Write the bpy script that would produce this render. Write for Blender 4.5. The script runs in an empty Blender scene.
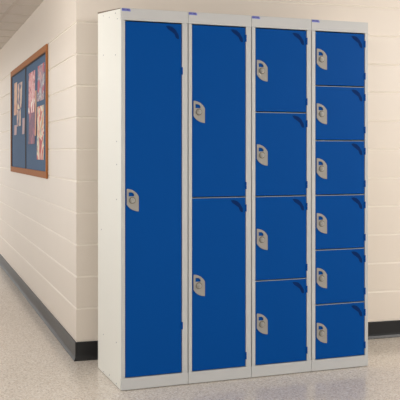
import bpy, bmesh, math, random
from mathutils import Vector, Matrix
random.seed(7)
S = bpy.context.scene
COL = S.collection
PI = math.pi

# ------------------------------------------------------------ measures
H = 1.8            # locker height
UW = 0.33395       # pitch of the locker units
DEP = 0.4586       # locker depth
TOPRISE = 0.046    # the roof rises slightly towards the back
KX, KY = -0.0714, 0.6539      # outer corner of the block walls
CH, BH = 0.1717, 0.1010       # block course, skirting height
CEIL = 2.135
ld = Vector((0.0327, 1, 0)).normalized()     # left wall runs this way
bd = Vector((1, -0.0489, 0)).normalized()    # back wall runs this way
K = Vector((KX, KY, 0))

# ------------------------------------------------------------ materials
def srgb(r, g, b):
    f = lambda c: (c/255/12.92) if c/255 <= 0.04045 else ((c/255+0.055)/1.055)**2.4
    return (f(r), f(g), f(b), 1)

def mat(name, col, rough=0.5, metal=0.0, coat=0.0, bump=0.0, bscale=300, var=0.0, vscale=6, spec=0.5):
    m = bpy.data.materials.new(name); m.use_nodes = True
    nt = m.node_tree; b = nt.nodes['Principled BSDF']
    b.inputs['Base Color'].default_value = col
    b.inputs['Roughness'].default_value = rough
    b.inputs['Metallic'].default_value = metal
    b.inputs['Coat Weight'].default_value = coat
    b.inputs['Specular IOR Level'].default_value = spec
    tc = nt.nodes.new('ShaderNodeTexCoord')
    if var:
        n = nt.nodes.new('ShaderNodeTexNoise'); n.inputs['Scale'].default_value = vscale
        n.inputs['Detail'].default_value = 5
        nt.links.new(tc.outputs['Object'], n.inputs['Vector'])
        mx = nt.nodes.new('ShaderNodeMix'); mx.data_type = 'RGBA'
        mx.inputs['A'].default_value = tuple(c*(1-var) for c in col[:3])+(1,)
        mx.inputs['B'].default_value = tuple(min(1, c*(1+var)) for c in col[:3])+(1,)
        nt.links.new(n.outputs['Fac'], mx.inputs['Factor'])
        nt.links.new(mx.outputs['Result'], b.inputs['Base Color'])
    if bump:
        n2 = nt.nodes.new('ShaderNodeTexNoise'); n2.inputs['Scale'].default_value = bscale
        n2.inputs['Detail'].default_value = 4
        nt.links.new(tc.outputs['Object'], n2.inputs['Vector'])
        bp = nt.nodes.new('ShaderNodeBump'); bp.inputs['Strength'].default_value = bump
        bp.inputs['Distance'].default_value = 0.002
        nt.links.new(n2.outputs['Fac'], bp.inputs['Height'])
        nt.links.new(bp.outputs['Normal'], b.inputs['Normal'])
    return m

M = {}
M['blue'] = mat('blue powder coat', srgb(1, 74, 151), 0.5, bump=0.04, bscale=500, spec=0.06)
M['grey'] = mat('light grey powder coat', srgb(196, 197, 196), 0.45, bump=0.05, bscale=500)
M['white'] = mat('off white powder coat', srgb(238, 238, 231), 0.45, bump=0.04, bscale=500, var=0.015)
M['lock'] = mat('grey lock plastic', srgb(158, 155, 149), 0.5, spec=0.3)
M['knob'] = mat('satin lock knob', srgb(168, 166, 160), 0.35, metal=0.3)
M['ring'] = mat('painted knob shade', srgb(118, 112, 100), 0.5, spec=0.2)  # dark tone stands for the shade around the lock knob
M['dark'] = mat('dark slot', srgb(30, 34, 40), 0.6)
M['emblem'] = mat('navy emblem', srgb(9, 44, 100), 0.6, spec=0.05)
M['badge'] = mat('lavender blue badge', srgb(126, 134, 208), 0.4)
M['badge_ink'] = mat('deep blue ink', srgb(38, 42, 135), 0.4)
M['rivet'] = mat('dull rivet', srgb(130, 135, 150), 0.4, metal=0.5)
M['edge'] = mat('grey brown roof edge', srgb(118, 103, 86), 0.7, spec=0.2)  # darker and browner than the carcass
M['paint'] = mat('cream block paint', srgb(229, 219, 207), 0.42, bump=0.25, bscale=160, var=0.02, vscale=3)
M['joint'] = mat('joint with painted bevel light', srgb(240, 232, 221), 0.5)  # paler than the blocks: light on the lower bevel put into the colour
M['base'] = mat('black vinyl skirting', srgb(26, 26, 28), 0.36, spec=0.38, var=0.15, vscale=20)
M['tile'] = mat('mineral fibre tile', srgb(208, 200, 191), 0.9, bump=0.3, bscale=220, var=0.05, vscale=60)
M['gridbar'] = mat('ceiling grid bar', srgb(200, 191, 180), 0.7)
M['dark_bronze'] = mat('dark bronze strip', srgb(40, 33, 38), 0.6, spec=0.15)
M['felt'] = mat('slate blue felt', srgb(84, 110, 142), 0.9, bump=0.4, bscale=500, var=0.1, vscale=50)

def wood():
    m = mat('orange brown wood', srgb(168, 104, 58), 0.6, spec=0.15)
    nt = m.node_tree; b = nt.nodes['Principled BSDF']
    tc = nt.nodes.new('ShaderNodeTexCoord'); mp = nt.nodes.new('ShaderNodeMapping')
    mp.inputs['Scale'].default_value = (60, 6, 60)
    n = nt.nodes.new('ShaderNodeTexNoise'); n.inputs['Scale'].default_value = 1.5; n.inputs['Detail'].default_value = 6
    r = nt.nodes.new('ShaderNodeValToRGB')
    r.color_ramp.elements[0].color = srgb(138, 82, 42); r.color_ramp.elements[1].color = srgb(190, 124, 72)
    nt.links.new(tc.outputs['Object'], mp.inputs['Vector']); nt.links.new(mp.outputs['Vector'], n.inputs['Vector'])
    nt.links.new(n.outputs['Fac'], r.inputs['Fac']); nt.links.new(r.outputs['Color'], b.inputs['Base Color'])
    return m
M['wood'] = wood()

def terrazzo():
    m = mat('speckled terrazzo', srgb(205, 195, 184), 0.17, spec=0.26)
    nt = m.node_tree; b = nt.nodes['Principled BSDF']
    L = nt.links.new
    tc = nt.nodes.new('ShaderNodeTexCoord')
    v = nt.nodes.new('ShaderNodeTexVoronoi'); v.inputs['Scale'].default_value = 170
    L(tc.outputs['Object'], v.inputs['Vector'])
    sep = nt.nodes.new('ShaderNodeSeparateColor'); L(v.outputs['Color'], sep.inputs['Color'])
    r = nt.nodes.new('ShaderNodeValToRGB'); r.color_ramp.interpolation = 'CONSTANT'
    cs = [(0, (190, 181, 173)), (0.09, (212, 202, 191)), (0.28, (224, 216, 206)), (0.62, (229, 222, 213)), (0.86, (240, 235, 229)), (0.96, (204, 187, 172))]
    el = r.color_ramp.elements
    el[0].position = 0; el[0].color = srgb(*cs[0][1]); el[1].position = cs[1][0]; el[1].color = srgb(*cs[1][1])
    for p, c in cs[2:]:
        e = el.new(p); e.color = srgb(*c)
    L(sep.outputs['Red'], r.inputs['Fac'])
    n = nt.nodes.new('ShaderNodeTexNoise'); n.inputs['Scale'].default_value = 45; n.inputs['Detail'].default_value = 6
    L(tc.outputs['Object'], n.inputs['Vector'])
    mr = nt.nodes.new('ShaderNodeMapRange'); mr.inputs['From Min'].default_value = 0.3; mr.inputs['From Max'].default_value = 0.7
    mr.inputs['To Min'].default_value = 0.96; mr.inputs['To Max'].default_value = 1.04
    L(n.outputs['Fac'], mr.inputs['Value'])
    mx = nt.nodes.new('ShaderNodeMix'); mx.data_type = 'RGBA'; mx.blend_type = 'MULTIPLY'; mx.inputs['Factor'].default_value = 1
    L(r.outputs['Color'], mx.inputs['A']); L(mr.outputs['Result'], mx.inputs['B'])
    L(mx.outputs['Result'], b.inputs['Base Color'])
    b.inputs['Coat Weight'].default_value = 0.06; b.inputs['Coat Roughness'].default_value = 0.12
    return m
M['floor'] = terrazzo()

def print_mat(name, stops, scale, seed, stretch=(1, 1, 1)):
    """blotchy colour print of a picture poster"""
    m = mat(name, (1, 1, 1, 1), 0.5)
    nt = m.node_tree; b = nt.nodes['Principled BSDF']; L = nt.links.new
    tc = nt.nodes.new('ShaderNodeTexCoord'); mp = nt.nodes.new('ShaderNodeMapping')
    mp.inputs['Location'].default_value = (seed*3.1, seed*1.7, seed); mp.inputs['Scale'].default_value = stretch
    L(tc.outputs['Object'], mp.inputs['Vector'])
    n = nt.nodes.new('ShaderNodeTexNoise'); n.inputs['Scale'].default_value = scale; n.inputs['Detail'].default_value = 4
    n.inputs['Distortion'].default_value = 1.0
    L(mp.outputs['Vector'], n.inputs['Vector'])
    r = nt.nodes.new('ShaderNodeValToRGB')
    el = r.color_ramp.elements
    k = len(stops)
    ps = [0.38+0.24*i/(k-1) for i in range(k)]
    el[0].position = ps[0]; el[0].color = srgb(*stops[0]); el[1].position = ps[-1]; el[1].color = srgb(*stops[-1])
    for p, c in zip(ps[1:-1], stops[1:-1]):
        e = el.new(p); e.color = srgb(*c)
    L(n.outputs['Fac'], r.inputs['Fac']); L(r.outputs['Color'], b.inputs['Base Color'])
    return m

# ------------------------------------------------------------ mesh helpers
def obj(name, bm, m, parent=None, smooth=False, matrix=None):
    bmesh.ops.recalc_face_normals(bm, faces=bm.faces)
    me = bpy.data.meshes.new(name); bm.to_mesh(me); bm.free()
    if m: me.materials.append(m)
    if smooth:
        for p in me.polygons: p.use_smooth = True
    o = bpy.data.objects.new(name, me); COL.objects.link(o)
    if matrix is not None: o.matrix_world = matrix
    if parent: o.parent = parent
    return o

def box(bm, a, b, bev=0.0, seg=2):
    c = [(a[i]+b[i])/2 for i in range(3)]; s = [abs(b[i]-a[i]) for i in range(3)]
    r = bmesh.ops.create_cube(bm, size=1)
    bmesh.ops.scale(bm, vec=s, verts=r['verts']); bmesh.ops.translate(bm, vec=c, verts=r['verts'])
    if bev:
        es = list({e for v in r['verts'] for e in v.link_edges})
        bmesh.ops.bevel(bm, geom=es, offset=bev, segments=seg, affect='EDGES', profile=0.6)

def prism(bm, pts, y0, y1):
    """polygon given in (x, z), extruded from y0 to y1"""
    f = [bm.verts.new((x, y0, z)) for x, z in pts]; k = [bm.verts.new((x, y1, z)) for x, z in pts]
    bm.faces.new(f); bm.faces.new(list(reversed(k)))
    n = len(pts)
    for i in range(n): bm.faces.new((f[i], k[i], k[(i+1) % n], f[(i+1) % n]))

def prism_x(bm, pts, x0, x1):
    f = [bm.verts.new((x0, y, z)) for y, z in pts]; k = [bm.verts.new((x1, y, z)) for y, z in pts]
    bm.faces.new(f); bm.faces.new(list(reversed(k)))
    n = len(pts)
    for i in range(n): bm.faces.new((f[i], k[i], k[(i+1) % n], f[(i+1) % n]))

def cyl(bm, c, r, h, axis='Y', seg=20, r2=None):
    mtx = {'X': Matrix.Rotation(PI/2, 4, 'Y'), 'Y': Matrix.Rotation(PI/2, 4, 'X'), 'Z': Matrix.Identity(4)}[axis]
    bmesh.ops.create_cone(bm, cap_ends=True, segments=seg, radius1=r, radius2=r if r2 is None else r2, depth=h,
                          matrix=Matrix.Translation(c) @ mtx)

def thing(name, loc, label, cat, group=None):
    o = bpy.data.objects.new(name, None); COL.objects.link(o); o.location = loc
    o.empty_display_size = 0.1
    o['label'] = label; o['category'] = cat
    if group: o['group'] = group
    return o

def struct(o): o['kind'] = 'structure'; return o

# ------------------------------------------------------------ setting
bm = bmesh.new(); box(bm, (-3.2, -6.5, -0.1), (5.5, 16, 0)); struct(obj('floor', bm, M['floor']))

def wall_profile(skip=()):
    """(z, inset) rows: smooth painted courses with rounded joints between them"""
    rows = [(-0.0, 0.0)]
    k = 0
    g, d = 0.0062, 0.0052
    while BH + k*CH < CEIL - 0.01:
        z = BH + k*CH + (0.0 if k == 0 else 0.008 if k < 9 else 0.004)
        if k in skip: k += 1; continue
        rows += [(z-g*1.2, 0.0), (z-g*0.7, d*0.35), (z+g*0.35, d), (z+g*0.42, d), (z+g*0.52, d*0.4), (z+g*0.6, 0.0)]
        k += 1
    rows.append((CEIL+0.2, 0.0))
    return rows

def wall(name, d, nrm, length, skip):
    """d along the wall from the corner K, nrm towards the corridor"""
    bm = bmesh.new()
    a, b, c = [], [], []
    for z, ins in wall_profile(skip):
        p0 = K + d*(ins) - nrm*ins
        a.append(bm.verts.new((p0.x, p0.y, z)))
        p1 = K + d*length - nrm*ins
        b.append(bm.verts.new((p1.x, p1.y, z)))
    prof = wall_profile(skip)
    for i in range(len(a)-1):
        f = bm.faces.new((a[i], b[i], b[i+1], a[i+1]))
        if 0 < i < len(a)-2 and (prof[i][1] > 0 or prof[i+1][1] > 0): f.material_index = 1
    # solid behind, mitred at the corner
    t = 0.2
    q0 = K + d*t - nrm*t; q1 = K + d*length - nrm*t
    z0, z1 = 0.0, CEIL+0.2
    v = [bm.verts.new((q.x, q.y, z)) for q in (q0, q1) for z in (z0, z1)]
    bm.faces.new((v[0], v[1], v[3], v[2]))
    bm.faces.new([*b, v[3], v[2]])
    bm.faces.new([*a, v[1], v[0]])
    bm.faces.new((a[-1], b[-1], v[3], v[1])); bm.faces.new((a[0], b[0], v[2], v[0]))
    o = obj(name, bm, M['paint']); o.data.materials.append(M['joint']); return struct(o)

ln = Vector((-ld.y, ld.x, 0))     # left wall faces the corridor (to -x)
bn = Vector((bd.y, -bd.x, 0))     # back wall faces the camera (-y)
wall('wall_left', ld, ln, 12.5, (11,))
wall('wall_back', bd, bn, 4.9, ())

def skirting(name, d, nrm, length):
    prof = [(0.0, 0.014), (0.003, 0.0145), (0.008, 0.012), (0.016, 0.008), (0.028, 0.0062), (BH-0.006, 0.006), (BH-0.003, 0.0055), (BH-0.001, 0.004), (BH-0.001, 0.0002), (0.0, 0.0002)]
    bm = bmesh.new(); a, b = [], []
    for z, out in prof:
        p0 = K - d*out + nrm*out; p1 = K + d*length + nrm*out
        a.append(bm.verts.new((p0.x, p0.y, z))); b.append(bm.verts.new((p1.x, p1.y, z)))
    n = len(prof)
    for i in range(n): bm.faces.new((a[i], b[i], b[(i+1) % n], a[(i+1) % n]))
    bm.faces.new(a); bm.faces.new(list(reversed(b)))
    return struct(obj(name, bm, M['base']))
skirting('baseboard_left', ld, ln, 12.5)
skirting('baseboard_back', bd, bn, 4.9)

# suspended ceiling: mineral tiles held in a grid of slim bars
PX, PY = 0.62, 0.43
x0, y0 = -0.20, 2.06
bm = bmesh.new(); box(bm, (-3.3, -6.55, CEIL), (5.4, 16.2, CEIL+0.02))
struct(obj('ceiling', bm, M['tile']))
bm = bmesh.new()
for i in range(-5, 9):
    box(bm, (x0+i*PX-0.012, -6.5, CEIL-0.003), (x0+i*PX+0.012, 16.1, CEIL+0.001))
for j in range(-20, 33):
    box(bm, (-3.3, y0+j*PY-0.012, CEIL-0.004), (5.4, y0+j*PY+0.012, CEIL+0.001))
struct(obj('ceiling_grid', bm, M['gridbar']))

# ------------------------------------------------------------ lockers
OZ0, OZ1 = 0.0585, 1.7435       # door opening
SL, SR = 0.0165, 0.030         # stile widths left, right
OPEN = [(0.0190, 0.3030), (0.0195, 0.3040), (0.0210, 0.3080), (0.0225, 0.3145)]
X0, X1 = OPEN[0]

def text_bm(body, size):
    cu = bpy.data.curves.new('t', 'FONT'); cu.body = body; cu.size = size; cu.extrude = 0.0003
    cu.align_x = 'CENTER'; cu.align_y = 'CENTER'
    t = bpy.data.objects.new('t', cu); COL.objects.link(t)
    dg = bpy.context.evaluated_depsgraph_get(); me = t.evaluated_get(dg).to_mesh()
    bm = bmesh.new(); bm.from_mesh(me); t.evaluated_get(dg).to_mesh_clear()
    bpy.data.objects.remove(t); bpy.data.curves.remove(cu)
    return bm

def lock_outline():
    w, h = 0.058, 0.107
    def bez(p0, p1, p2, n):
        return [tuple((1-t)**2*p0[i]+2*t*(1-t)*p1[i]+t*t*p2[i] for i in range(2)) for t in [k/n for k in range(n+1)]]
    top = bez((0.003, h/2), (w*0.72, h/2-0.004), (w, h/2-0.037), 10)
    bot = bez((w, -h/2), (w*0.30, -h/2+0.003), (0, -h/2+0.034), 10)
    return [(0, h/2-0.003)] + top + bot[:-1] + [(0, -h/2+0.034)]

def lock_mesh():
    """leaf shaped plate with a window, made as a ring of the outline and the window"""
    out = lock_outline()
    cx, cz = 0.0225, 0.0255
    win = [(0.009, 0.018), (0.009, 0.036), (0.016, 0.0375), (0.026, 0.036), (0.033, 0.031), (0.036, 0.025), (0.036, 0.018), (0.022, 0.018)]
    bm = bmesh.new()
    def ring(pts, y): return [bm.verts.new((x, y, z)) for x, z in pts]
    of, wf = ring(out, -0.0045), ring(win, -0.0045)
    ob, wb = ring(out, 0.0), ring(win, 0.0)
    def edges(r): return [bm.edges.new((r[i], r[(i+1) % len(r)])) for i in range(len(r))]
    bmesh.ops.triangle_fill(bm, use_beauty=True, edges=edges(of)+edges(wf))
    for A, B in ((of, ob), (wf, wb)):
        n = len(A)
        for i in range(n): bm.faces.new((A[i], A[(i+1) % n], B[(i+1) % n], B[i]))
    return bm

EMB = [(171.5+(a-172)*1.22, 31.5+(b-32)*1.15) for a, b in [(166.6, 27.3), (169, 26.9), (172.3, 27.6), (175, 30), (177.4, 34), (177.9, 37.4), (176.6, 38.0), (175.2, 36.8), (173.8, 33.5), (171.0, 31.5), (168.2, 29.6)]]

def make_door(root, zlo, zhi, lock_off=-0.004):
    """door at its place in the unit, all sub-parts below it"""
    bm = bmesh.new()
    g = 0.0022
    box(bm, (X0+g, 0.003, zlo), (X1-g, 0.019, zhi), 0.0016, 2)
    d = obj('door', bm, M['blue'], root)
    zc = (zlo+zhi)/2 + lock_off
    lx = X0 + 0.008
    o = obj('lock_plate', lock_mesh(), M['lock'], d); o.location = (lx, 0.003, zc)
    o['label'] = 'light grey leaf-shaped lock plate with a small window'
    bm = bmesh.new(); cyl(bm, (0, -0.0004, 0), 0.0160, 0.0008, 'Y', 28)
    o = obj('lock_shade_ring', bm, M['ring'], d); o.location = (lx+0.027, -0.0015, zc-0.001)  # thin dark disc added as shade behind the knob
    bm = bmesh.new()
    cyl(bm, (0, -0.004, 0), 0.0125, 0.008, 'Y', 28, 0.0115)
    cyl(bm, (0, -0.0095, 0), 0.0085, 0.004, 'Y', 24, 0.007)
    o = obj('lock_knob', bm, M['knob'], d); o.location = (lx+0.027, -0.0015, zc-0.001)
    o['label'] = 'round satin metal lock knob'
    bm = bmesh.new(); box(bm, (-0.0011, -0.0135, -0.0055), (0.0011, -0.0125, 0.0055))
    o = obj('key_slot', bm, M['lock'], d); o.location = (lx+0.027, -0.0005, zc-0.001)
    # comma shaped dark emblem, upper corner by the hinges
    bm = bmesh.new()
    prism(bm, [((u-181.8)*0.0048, -(v-22.6)*0.0047 - (u-181.8)*0.0002) for u, v in EMB], -0.0006, 0.0002)
    o = obj('emblem', bm, M['emblem'], d); o.location = (X1, 0.003, zhi)
    o['label'] = 'dark navy comma-shaped emblem'
    off = 0.052 if (zhi-zlo) < 1.2 else 0.225
    for zz in (zhi-off, zlo+off):
        bm = bmesh.new()
        cyl(bm, (0, 0, 0.0090), 0.0026, 0.0172, 'Z', 14); cyl(bm, (0, 0, -0.0090), 0.0026, 0.0172, 'Z', 14)
        box(bm, (-0.007, 0.0005, -0.0175), (0.001, 0.003, 0.0175))
        o = obj('hinge', bm, M['blue'], d, smooth=False); o.location = (X1+0.001, 0.0005, zz)
    return d

def slope(y): return TOPRISE*y/DEP

def make_locker(i, n, label):
    global X0, X1
    X0, X1 = OPEN[i]
    root = thing('locker', (i*UW, 0, 0), label, 'locker', None)
    w = UW - 0.0012
    # carcass of folded sheet: sides, back, base, roof as one hollow box open at the front
    bm = bmesh.new()
    t = 0.0025
    yb, y0 = DEP, 0.0045
    zf = 0.003
    def panel(y0): return [(y0, zf), (yb, zf), (yb, H+TOPRISE-0.0062), (y0, H-0.0032+slope(y0))]
    prism_x(bm, panel(0.0045 if i == 0 else 0.0182), 0.0004, 0.0004+t)
    prism_x(bm, panel(0.0182 if i < 3 else 0.0045), w-t, w)
    box(bm, (t, yb-t, zf), (w-t, yb, H+TOPRISE-0.0065))
    box(bm, (t, 0.03, 0.055), (w-t, yb-t, 0.058))
    obj('carcass', bm, M['white'], root)
    for fx in (0.03, w-0.03):
        for fy in (0.04, yb-0.04):
            bm = bmesh.new(); cyl(bm, (fx, fy, 0.03), 0.014, 0.0595, 'Z', 16); obj('foot', bm, M['dark'], root)
    bm = bmesh.new()
    prism_x(bm, [(0.019, H-0.0005+slope(0.019)), (yb+0.002, H+0.001+slope(yb)), (yb+0.002, H-0.006+slope(yb)), (0.019, H-0.003+slope(0.019))], -0.0008 if i == 0 else 0.0002, w)
    o = obj('roof_panel', bm, M['edge'], root); o['label'] = 'grey brown roof sheet'
    # front frame
    bm = bmesh.new()
    box(bm, (0.0004, 0, OZ1), (w, 0.018, H), 0.0018)
    obj('header', bm, M['grey'], root)
    bm = bmesh.new()
    box(bm, (0.0004, 0, 0.003), (w, 0.018, OZ0), 0.0018)
    obj('plinth', bm, M['grey'], root)
    for a, b in ((0.0006 if i == 0 else 0.0022, X0), (X1, UW-(0.0028 if i < 3 else 0.0014))):
        bm = bmesh.new(); box(bm, (a, 0.0002, OZ0), (b, 0.018, OZ1), 0.002)
        obj('stile', bm, M['grey'], root)
    # doors, with the thin edge of each shelf showing in the gap between them
    pitch = (OZ1-OZ0)/n
    for k in range(n):
        zl = OZ0 + k*pitch + (0.003 if k == 0 else 0.0036)
        zh = OZ0 + (k+1)*pitch - (0.0052 if k == n-1 else 0.0036)
        make_door(root, zl, zh)
        if k:
            bm = bmesh.new(); z = OZ0+k*pitch
            box(bm, (X0, 0.008, z-0.0035), (X1, yb-0.01, z-0.0012), 0.0004)
            obj('shelf', bm, M['grey'], root)
    # maker's badge on the header
    bm = bmesh.new()
    prism(bm, [(0, 0.0050), (0.0015, 0.0065), (0.036, 0.0060), (0.043, 0.001), (0.043, -0.0070), (0.034, -0.0070), (0.033, -0.0060), (0, -0.0060)], -0.0012, 0.0)
    bg = obj('badge', bm, M['badge'], root); bg.location = (0.0025, 0.0, H-0.0085)
    bg['label'] = 'small lavender blue badge with dark blue lettering'
    bm = text_bm('PROBE', 0.0125)
    bmesh.ops.rotate(bm, verts=bm.verts, matrix=Matrix.Rotation(PI/2, 3, 'X'))
    o = obj('badge_lettering', bm, M['badge_ink'], bg); o.location = (0.0195, -0.0015, 0.0003)
    return root

L1 = make_locker(0, 1, 'tall grey locker with a single full-height blue door, its off-white side panel showing')
L2 = make_locker(1, 2, 'grey locker with two tall blue doors, one above the other')
L3 = make_locker(2, 4, 'grey locker with four stacked blue doors')
L4 = make_locker(3, 6, 'grey locker with six small stacked blue doors, at the right end of the row')

# rivets on the exposed side panel
car = [c for c in L1.children if c.name.startswith('carcass')][0]
for y, z in [(0.344, 1.812), (0.223, 1.787), (0.104, 1.79), (0.071, 1.758), (0.342, 1.613), (0.104, 1.589), (0.082, 1.173), (0.082, 1.063),
             (0.082, 0.896), (0.386, 0.727), (0.340, 0.199), (0.089, 0.211), (0.334, 0.012), (0.219, 0.023), (0.0896, 0.014)]:
    bm = bmesh.new()
    cyl(bm, (0, 0, 0), 0.0032, 0.0016, 'X', 12, 0.0022)
    o = obj('rivet', bm, M['rivet'], car); o.location = (0.0000, y, z)
    o['label'] = 'small dull grey rivet'

# ------------------------------------------------------------ notice board on the left wall
WM = Matrix.Translation(K) @ Matrix(((ld.x, ln.x, 0, 0), (ld.y, ln.y, 0, 0), (0, 0, 1, 0), (0, 0, 0, 1)))
# local frame: x along the wall away from the corner, y out of the wall, z up
def wl(o, x, y, z):
    p = K + ld*x + ln*y; o.location = (p.x, p.y, z); o.rotation_euler = (0, 0, math.atan2(ld.y, ld.x))
    return o
S0, S1, Z0, Z1 = 1.0, 3.106, 0.947, 1.822
nb = thing('notice_board', (0, 0, 0), 'wide wood-framed notice board with slate blue felt panels on the cream block wall', 'notice board')
wl(nb, S0, 0.001, Z0)
W_, Hh = S1-S0, Z1-Z0
fw = 0.034
for nm, a, b in (('frame_rail', (0, 0, 0), (W_, 0.012, 0.045)), ('frame_rail', (0, 0, Hh-0.045), (W_, 0.012, Hh)),
                 ('frame_stile', (0, 0, 0.0455), (fw, 0.012, Hh-0.0455)), ('frame_stile', (W_-fw, 0, 0.0455), (W_, 0.012, Hh-0.0455))):
    bm = bmesh.new(); box(bm, a, b, 0.003); obj(nm, bm, M['wood'], nb)
md = 2.094 - S0
for a, b in ((fw, md-0.02), (md+0.02, W_-fw)):
    bm = bmesh.new(); box(bm, (a, 0.0, 0.045), (b, 0.004, Hh-0.045)); obj('felt_panel', bm, M['felt'], nb)
bm = bmesh.new(); box(bm, (md-0.0195, 0.0, 0.046), (md+0.0195, 0.008, Hh-0.046), 0.002)
obj('divider', bm, M['dark_bronze'], nb)['label'] = 'dark upright divider between the two felt panels'
for a, b in (((fw+0.001, 0.004, Hh-0.057), (md-0.021, 0.008, Hh-0.046)), ((md+0.021, 0.004, Hh-0.057), (W_-fw-0.001, 0.008, Hh-0.046)),
             ((W_-fw-0.045, 0.004, 0.046), (W_-fw-0.001, 0.008, Hh-0.058))):
    bm = bmesh.new(); box(bm, a, b, 0.001); obj('dark_strip', bm, M['dark_bronze'], nb)  # dark strips along the inner edges of the frame

def poster(label, s0, s1, z0, z1, m, skew=0.0, lift=0.0, cut=None):
    """a sheet pinned to the felt: thin, a little curled, upper corners pinned"""
    bm = bmesh.new(); nx, nz = 6, 8
    rows = []
    for back in (0, 1):
        g = []
        for j in range(nz+1):
            r = []
            for i in range(nx+1):
                u, v = i/nx, j/nz
                x = (u-0.5)*(s1-s0) + skew*(0.5-v); z = (v-0.5)*(z1-z0)
                if cut: z += cut*(u-0.5)*(1-v)
                y = 0.0012 + 0.003*(1-v)**2*abs(u-0.5)*2 - (0.0007 if back else 0)
                r.append(bm.verts.new((x, y, z)))
            g.append(r)
        rows.append(g)
    for g in rows:
        for j in range(nz):
            for i in range(nx): bm.faces.new((g[j][i], g[j][i+1], g[j+1][i+1], g[j+1][i]))
    f, k = rows
    def side(a, b, c, d): bm.faces.new((a, b, c, d))
    for i in range(nx):
        side(f[0][i], f[0][i+1], k[0][i+1], k[0][i]); side(f[nz][i], f[nz][i+1], k[nz][i+1], k[nz][i])
    for j in range(nz):
        side(f[j][0], f[j+1][0], k[j+1][0], k[j][0]); side(f[j][nx], f[j+1][nx], k[j+1][nx], k[j][nx])
    o = obj('poster', bm, m)
    wl(o, (s0+s1)/2, 0.0055+lift, (z0+z1)/2)
    o['label'] = label; o['category'] = 'poster'; o['group'] = 'papers pinned on the notice board'
    return o

p1 = print_mat('pink print', [(110, 40, 76), (200, 60, 84), (240, 190, 190), (206, 70, 90), (250, 240, 232)], 10, 1)
p2 = print_mat('maroon print', [(66, 38, 80), (130, 50, 84), (90, 46, 96), (176, 74, 96)], 10, 2)
p3 = print_mat('grey blue print', [(190, 60, 84), (110, 100, 132), (214, 208, 208), (90, 84, 120), (200, 150, 150)], 8, 3)
p4 = print_mat('orange cream print', [(186, 50, 54), (228, 130, 110), (236, 222, 196), (220, 204, 170), (140, 164, 172), (222, 140, 60)], 8, 4)
p5 = print_mat('peach print', [(206, 140, 110), (228, 188, 152)], 10, 5)
p6 = print_mat('dusky collage print', [(70, 74, 104), (156, 120, 128), (214, 176, 160), (228, 212, 176)], 9, 6)
p7 = print_mat('faded pink print', [(172, 140, 150), (196, 160, 160)], 8, 7)
poster('upper pink and white picture poster in the right panel, above a maroon one', 1.575, 1.915, 1.405, 1.705, p1, 0.01)
poster('maroon and purple picture poster directly under the pink one', 1.565, 1.905, 1.178, 1.404, p2)
poster('narrow peach paper strip between the two columns of posters', 1.50, 1.562, 1.235, 1.555, p5, 0, 0.0005)
poster('grey blue and red poster at the top right of the board', 1.115, 1.435, 1.470, 1.715, p3)
poster('long orange and cream poster at the lower right of the board', 1.135, 1.460, 1.068, 1.435, p4)
poster('tall narrow peach paper at the far left of the left panel', 2.675, 2.86, 1.43, 1.702, p5)
poster('dusky collage print beside the peach paper in the left panel', 2.335, 2.63, 1.47, 1.68, p6, 0.03)
poster('small cream collage print below the dusky one in the left panel', 2.41, 2.67, 1.33, 1.468, p6, -0.03)
poster('small faded pink paper at the lower left of the left panel', 2.69, 2.86, 1.262, 1.345, p7)
poster('small faded pink paper low beside the board divider', 2.165, 2.30, 1.260, 1.385, p7)

# ------------------------------------------------------------ light
def area(name, loc, size, power, col, target=None, sy=None):
    l = bpy.data.lights.new(name, 'AREA'); l.energy = power; l.color = col; l.size = size
    if sy: l.shape = 'RECTANGLE'; l.size_y = sy
    o = bpy.data.objects.new(name, l); COL.objects.link(o); o.location = loc
    if target is not None:
        o.rotation_euler = (Vector(target)-Vector(loc)).to_track_quat('-Z', 'Y').to_euler()
    return o
warm = (1.0, 0.975, 0.94)
area('ceiling_or_fill_light', (3.6, -2.2, CEIL-0.06), 1.1, 66, warm, (1.5, 0.6, 1.1), sy=0.5)
area('ceiling_or_fill_light', (-1.5, -3.2, CEIL-0.06), 1.1, 38, warm, (0.3, 0.4, 0.8), sy=0.5)  # unseen fill light, added to brighten the back wall strip left of the lockers
area('ceiling_or_fill_light', (-1.0, 0.5, CEIL-0.06), 0.9, 9, warm, (-0.1, 0.9, 1.2), sy=0.4)
area('ceiling_or_fill_light', (-1.3, 6.0, CEIL-0.03), 1.1, 20, warm, sy=0.5)
area('ceiling_or_fill_light', (-1.2, 9.0, CEIL-0.06), 1.1, 22, warm, sy=0.5)

w = bpy.data.worlds.new('world'); S.world = w; w.use_nodes = True
bg = w.node_tree.nodes['Background']; bg.inputs[0].default_value = (1.0, 0.985, 0.965, 1); bg.inputs[1].default_value = 1.12

# ------------------------------------------------------------ camera
cam = bpy.data.cameras.new('camera'); co = bpy.data.objects.new('camera', cam); COL.objects.link(co)
co.location = (-1.06, -3.8895, 1.1285); co.rotation_euler = (PI/2, 0, -0.3582)
cam.sensor_width = 36; cam.lens = 855.7*36/400; cam.shift_y = -49.2/400; cam.shift_x = -0.3/400
cam.clip_start = 0.05; cam.clip_end = 100
S.camera = co

S.view_settings.view_transform = 'Standard'; S.view_settings.look = 'None'
S.view_settings.gamma = 1; S.view_settings.use_curve_mapping = False
S.view_settings.exposure = 0.03
